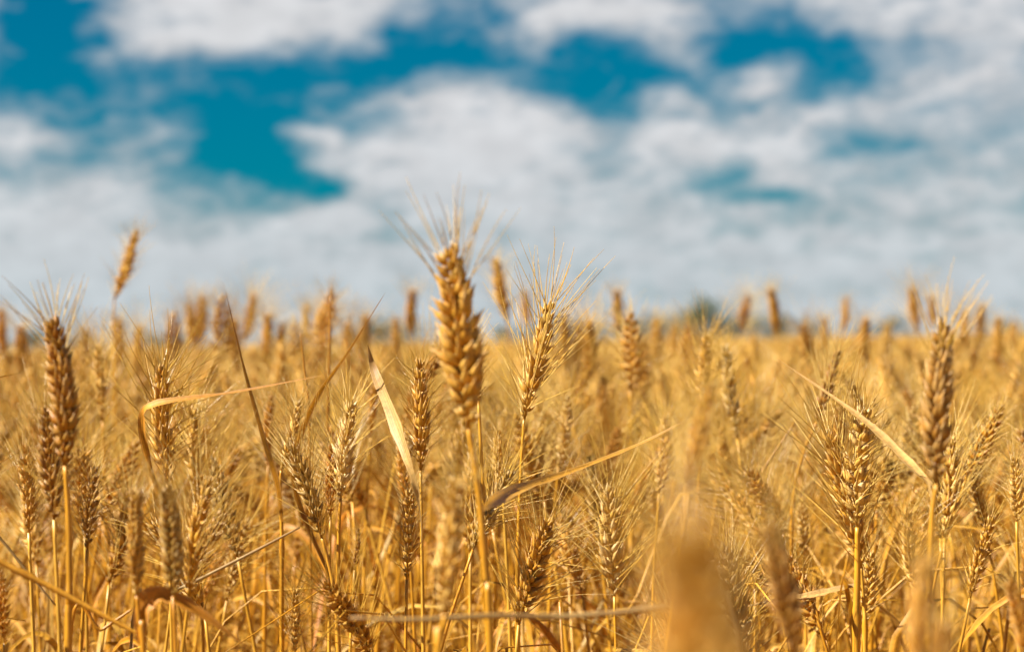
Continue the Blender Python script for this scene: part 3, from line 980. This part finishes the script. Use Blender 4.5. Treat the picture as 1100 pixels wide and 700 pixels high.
LOD1 = [source(join_parts('field_plant', [(m, k, None) for m, k in raw_mesh_plant(300 + s, 1)])) for s in range(7)]
low_parts = [raw_mesh_plant(400 + s, 2) for s in range(6)]


def patch(seed, count, half):
    r = random.Random(seed)
    g = []
    for i in range(count):
        Mx = Matrix.Translation((r.uniform(-half, half), r.uniform(-half, half), 0)) @ Matrix.Rotation(r.uniform(0, 6.28), 4, 'Z') @ Matrix.Scale(min(1.07, r.gauss(0.99, 0.05)), 4)
        for m, k in r.choice(low_parts):
            g.append((m, k, Mx))
    return join_parts('field_patch', g)


LOD2 = [source(patch(500 + s, 14, 0.20)) for s in range(4)]
LOD3 = [source(patch(520 + s, 150, 1.1)) for s in range(3)]


def tuft(seed):
    """headless straws and dead blades low between the stems"""
    r = random.Random(seed)
    lb, sb = MB(), MB()
    for i in range(9):
        x, y = r.uniform(-.07, .07), r.uniform(-.07, .07)
        h = r.uniform(0.4, 0.70)
        b = r.uniform(0, 6.28)
        o = Vector((math.cos(b), math.sin(b), 0))
        if i < 4:
            k = r.uniform(.0, .16)
            pts = spline([Vector((x, y, 0)), Vector((x, y, h * .5)) + o * k * .2, Vector((x, y, h)) + o * k], 8)
            tube(sb, pts, [.002 - .0008 * j / 8 for j in range(9)], 5, r.random())
        ln = r.uniform(.1, .24)
        p = Vector((x, y, h * r.uniform(.7, 1)))
        lp = [Vector((x, y, h * .45)), p, p + o * ln * .4 + Vector((0, 0, .05)), p + o * ln + Vector((0, 0, r.uniform(-.14, .06)))]
        leaf_builder(lb, lp, r.uniform(.005, .011), (r.uniform(0, 1), r.uniform(1, 4)), face=Vector((r.uniform(-1, 1), -1, .3)).normalized(), n=10, var=r.random())
    for i in range(4):
        x, y, b = r.uniform(-.08, .08), r.uniform(-.08, .08), r.uniform(0, 6.28)
        o = Vector((math.cos(b), math.sin(b), 0))
        k = r.uniform(.12, .34)
        h = r.uniform(.45, .74)
        pts = spline([Vector((x, y, 0.1)), Vector((x, y, h * .7)) + o * k * .3, Vector((x, y, h)) + o * k * .8, Vector((x, y, h - r.uniform(-.05, .12))) + o * k * 1.3], 9)
        tube(sb, pts, [.0015 - .0011 * j / 9 for j in range(10)], 4, r.random())
    return join_parts('straw_tuft', [(sb, 2, None), (lb, 3, None)])


TUFT = [source(tuft(600 + s)) for s in range(5)]


def scatter(name, sets, label, cat):
    """sets: list of (sources, Nx4 array x, y, rot, scale); one object that instances the sources on its points"""
    P, lod, rot, scl = [], [], [], []
    for i, (_s, arr) in enumerate(sets):
        P.append(np.c_[arr[:, 0], arr[:, 1], np.zeros(len(arr))])
        lod.append(np.full(len(arr), i))
        tl = nr.normal(0, 0.035, (len(arr), 2))
        rot.append(np.c_[tl[:, 0], tl[:, 1], arr[:, 2]])
        scl.append(arr[:, 3])
    P, lod, rot, scl = map(np.concatenate, (P, lod, rot, scl))
    me = bpy.data.meshes.new(name)
    me.vertices.add(len(P))
    me.vertices.foreach_set('co', P.ravel())
    for nm, ty, ky, val in (('lod', 'INT', 'value', lod), ('pick', 'INT', 'value', nr.randint(0, 1000, len(P))), ('rot', 'FLOAT_VECTOR', 'vector', rot), ('scl', 'FLOAT', 'value', scl)):
        me.attributes.new(nm, ty, 'POINT').data.foreach_set(ky, np.ascontiguousarray(val).ravel())
    o = link(name, me)
    ng = bpy.data.node_groups.new(name, 'GeometryNodeTree')
    ng.interface.new_socket('Geometry', in_out='INPUT', socket_type='NodeSocketGeometry')
    ng.interface.new_socket('Geometry', in_out='OUTPUT', socket_type='NodeSocketGeometry')
    L = ng.links.new
    gi, go, jo = ng.nodes.new('NodeGroupInput'), ng.nodes.new('NodeGroupOutput'), ng.nodes.new('GeometryNodeJoinGeometry')

    def attr(nm, ty):
        x = ng.nodes.new('GeometryNodeInputNamedAttribute')
        x.data_type = ty
        x.inputs['Name'].default_value = nm
        return x.outputs[0]
    for i, (srcs, arr) in enumerate(sets):
        sj = ng.nodes.new('GeometryNodeJoinGeometry')
        for s in srcs:
            oi = ng.nodes.new('GeometryNodeObjectInfo')
            oi.inputs['Object'].default_value = s
            gt = ng.nodes.new('GeometryNodeGeometryToInstance')
            L(oi.outputs['Geometry'], gt.inputs[0])
            L(gt.outputs[0], sj.inputs[0])
        ip = ng.nodes.new('GeometryNodeInstanceOnPoints')
        cp = ng.nodes.new('FunctionNodeCompare')
        cp.data_type, cp.operation = 'INT', 'EQUAL'
        ints = [s for s in cp.inputs if s.type == 'INT']
        L(attr('lod', 'INT'), ints[0])
        ints[1].default_value = i
        md = ng.nodes.new('ShaderNodeMath')
        md.operation = 'MODULO'
        L(attr('pick', 'INT'), md.inputs[0])
        md.inputs[1].default_value = len(srcs)
        L(gi.outputs[0], ip.inputs['Points'])
        L(cp.outputs[0], ip.inputs['Selection'])
        L(sj.outputs[0], ip.inputs['Instance'])
        ip.inputs['Pick Instance'].default_value = True
        L(md.outputs[0], ip.inputs['Instance Index'])
        er = ng.nodes.new('FunctionNodeEulerToRotation')
        L(attr('rot', 'FLOAT_VECTOR'), er.inputs[0])
        L(er.outputs[0], ip.inputs['Rotation'])
        L(attr('scl', 'FLOAT'), ip.inputs['Scale'])
        L(ip.outputs[0], jo.inputs[0])
    L(jo.outputs[0], go.inputs[0])
    md = o.modifiers.new('field', 'NODES')
    md.node_group = ng
    tag(o, label, cat, kind='stuff')
    return o


def wedge(r0, r1, half, density, hmean, hsd, hmax, inner=0.0):
    area = (half - inner) * (r1 * r1 - r0 * r0)
    n = int(area * density)
    r = np.sqrt(nr.uniform(r0 * r0, r1 * r1, n))
    a = nr.uniform(inner, half, n) * np.where(nr.rand(n) < .5, -1, 1)
    h = np.minimum(hmax, nr.normal(hmean, hsd, n)) / 0.84
    return np.c_[r * np.sin(a), r * np.cos(a), nr.uniform(0, 6.28, n), h]


sets1 = np.concatenate([
    wedge(3.15, 6.0, R(21), 230, 0.825, 0.048, 0.915),
    wedge(6.0, 11.0, R(19), 130, 0.81, 0.045, 0.90),
    wedge(0.9, 3.3, R(55), 170, 0.82, 0.04, 0.89, inner=R(15.5)),
])
sets2 = np.concatenate([wedge(11.0, 26.0, R(19), 9.0, 0.81, 0.02, 0.85), wedge(3.3, 11.0, R(50), 8.0, 0.835, 0.02, 0.88, inner=R(19.5))])
sets3 = np.concatenate([wedge(25.0, 90.0, R(18), 0.42, 0.81, 0.015, 0.84), wedge(88.0, 240.0, R(16), 0.12, 0.81, 0.015, 0.84)])
scatter('wheat_field', [(LOD1, sets1), (LOD2, sets2), (LOD3, sets3)], 'dense golden mass of ripe wheat running back to the horizon', 'wheat field')
us = wedge(0.85, 4.2, R(40), 84, 0.79, 0.08, 0.86)
scatter('straw_undergrowth', [(TUFT, us)], 'tangle of dead straw and dry blades low between the wheat stems', 'straw undergrowth')


# ---------------------------------------------------------------- trees along the horizon
def make_tree(seed, h, w):
    r = random.Random(seed)
    root = bpy.data.objects.new('tree', None)
    COL.objects.link(root)
    tb, cb = MB(), MB()
    tube(tb, [(0, 0, 0), (0.05 * w, 0, h * .3), (0, 0.03 * w, h * .7)], [h * .04, h * .03, h * .01], 7)
    ends = []
    for k in range(9):
        z = h * r.uniform(.18, .6)
        a = r.uniform(0, 6.28)
        e = Vector((math.cos(a) * w * r.uniform(.25, .45), math.sin(a) * w * r.uniform(.25, .45), z + h * r.uniform(.1, .3)))
        tube(tb, [(0, 0, z), tuple(e * 0.5 + Vector((0, 0, z * .55))), tuple(e)], [h * .014, h * .01, h * .004], 5)
        ends.append(e)
    ends += [Vector((0, 0, h * .85)), Vector((0, 0, h * .7))]
    for e in ends + [Vector((r.gauss(0, w * .24), r.gauss(0, w * .24), h * r.uniform(.2, .75))) for _ in range(8)]:
        rad = w * r.uniform(.14, .26)
        for _ in range(110):
            p = e + Vector((r.gauss(0, 1), r.gauss(0, 1), r.gauss(0, .8))) * rad * .55
            if p.z < h * 0.08:
                continue
            s = h * r.uniform(.016, .034)
            q = Euler((r.uniform(0, 6), r.uniform(0, 6), r.uniform(0, 6))).to_matrix()
            cb.add([tuple(p + q @ Vector(u)) for u in ((-s, 0, 0), (0, -s * .5, 0), (s, 0, 0.2 * s), (0, s * .5, 0))], [(0, 1, 2, 3)], r.random())
    link('trunk', tb.mesh('trunk', M_BARK), root)
    link('crown', cb.mesh('crown', M_TREE, False), root)
    return root


TREES = [make_tree(71, 6.0, 6.2), make_tree(72, 6.0, 8.5), make_tree(73, 6.0, 4.6)]
TP = [  # px, top row, depth, which, label
    (752, 319, 400, 0, 'largest dark tree, rising above the horizon right of centre'), (735, 338, 405, 1, 'low dark tree leaning on the left of the largest tree'),
    (785, 341, 410, 1, 'wide low tree right of the largest tree, under a leaning ear'), (812, 340, 400, 1, 'low tree behind the ear that leans right, right of the largest tree'),
    (836, 338, 400, 2, 'low tree right behind the left-leaning far ear'), (868, 345, 415, 1, 'faint bush left of the short straight far ear'),
    (700, 342, 420, 1, 'low wide tree left of the largest tree and its neighbour'), (672, 345, 410, 2, 'bush behind the dark-tipped far ear'),
    (640, 349, 420, 1, 'low tree behind the fine awns of the sharp ear'), (605, 343, 400, 1, 'low tree just behind the tip of the sharp right-leaning ear'),
    (570, 352, 420, 1, 'low tree between the tallest ear and the sharp ear'), (540, 353, 415, 2, 'bush behind the far ear that leans left'),
    (410, 344, 400, 0, 'dark tree right of the brown spear leaf'), (435, 349, 410, 1, 'low tree behind the thin far ear left of the tallest'),
    (382, 357, 420, 1, 'low tree behind the brown spear leaf'), (300, 360, 420, 1, 'low tree right of the dark needle leaf'),
    (190, 362, 400, 1, 'low tree above the bushy ear'), (160, 359, 410, 1, 'low tree below the lone curving ear'), (85, 359, 420, 1, 'low tree right of the large left ear'),
    (35, 356, 390, 0, 'dark tree close to the left edge'), (10, 367, 400, 1, 'wide low tree cut by the left edge'),
    (960, 342, 420, 1, 'low tree left of the dark right ear'), (925, 350, 420, 2, 'bush right of the short straight far ear'), (1085, 347, 420, 1, 'low tree at the right edge')]
used = set()
for (px, py, d, k, lab) in TP:
    t = TREES[k] if k not in used else copy_tree(TREES[k])
    used.add(k)
    p = at(px, py - 4, d)
    t.location = (p.x, p.y, 0)
    s = p.z / 6.0
    t.scale = (s * rng.uniform(.9, 1.4), s * rng.uniform(.9, 1.2), s)
    t.rotation_euler = (0, 0, rng.uniform(0, 6.28))
    tag(t, lab, 'tree', 'trees along the horizon')
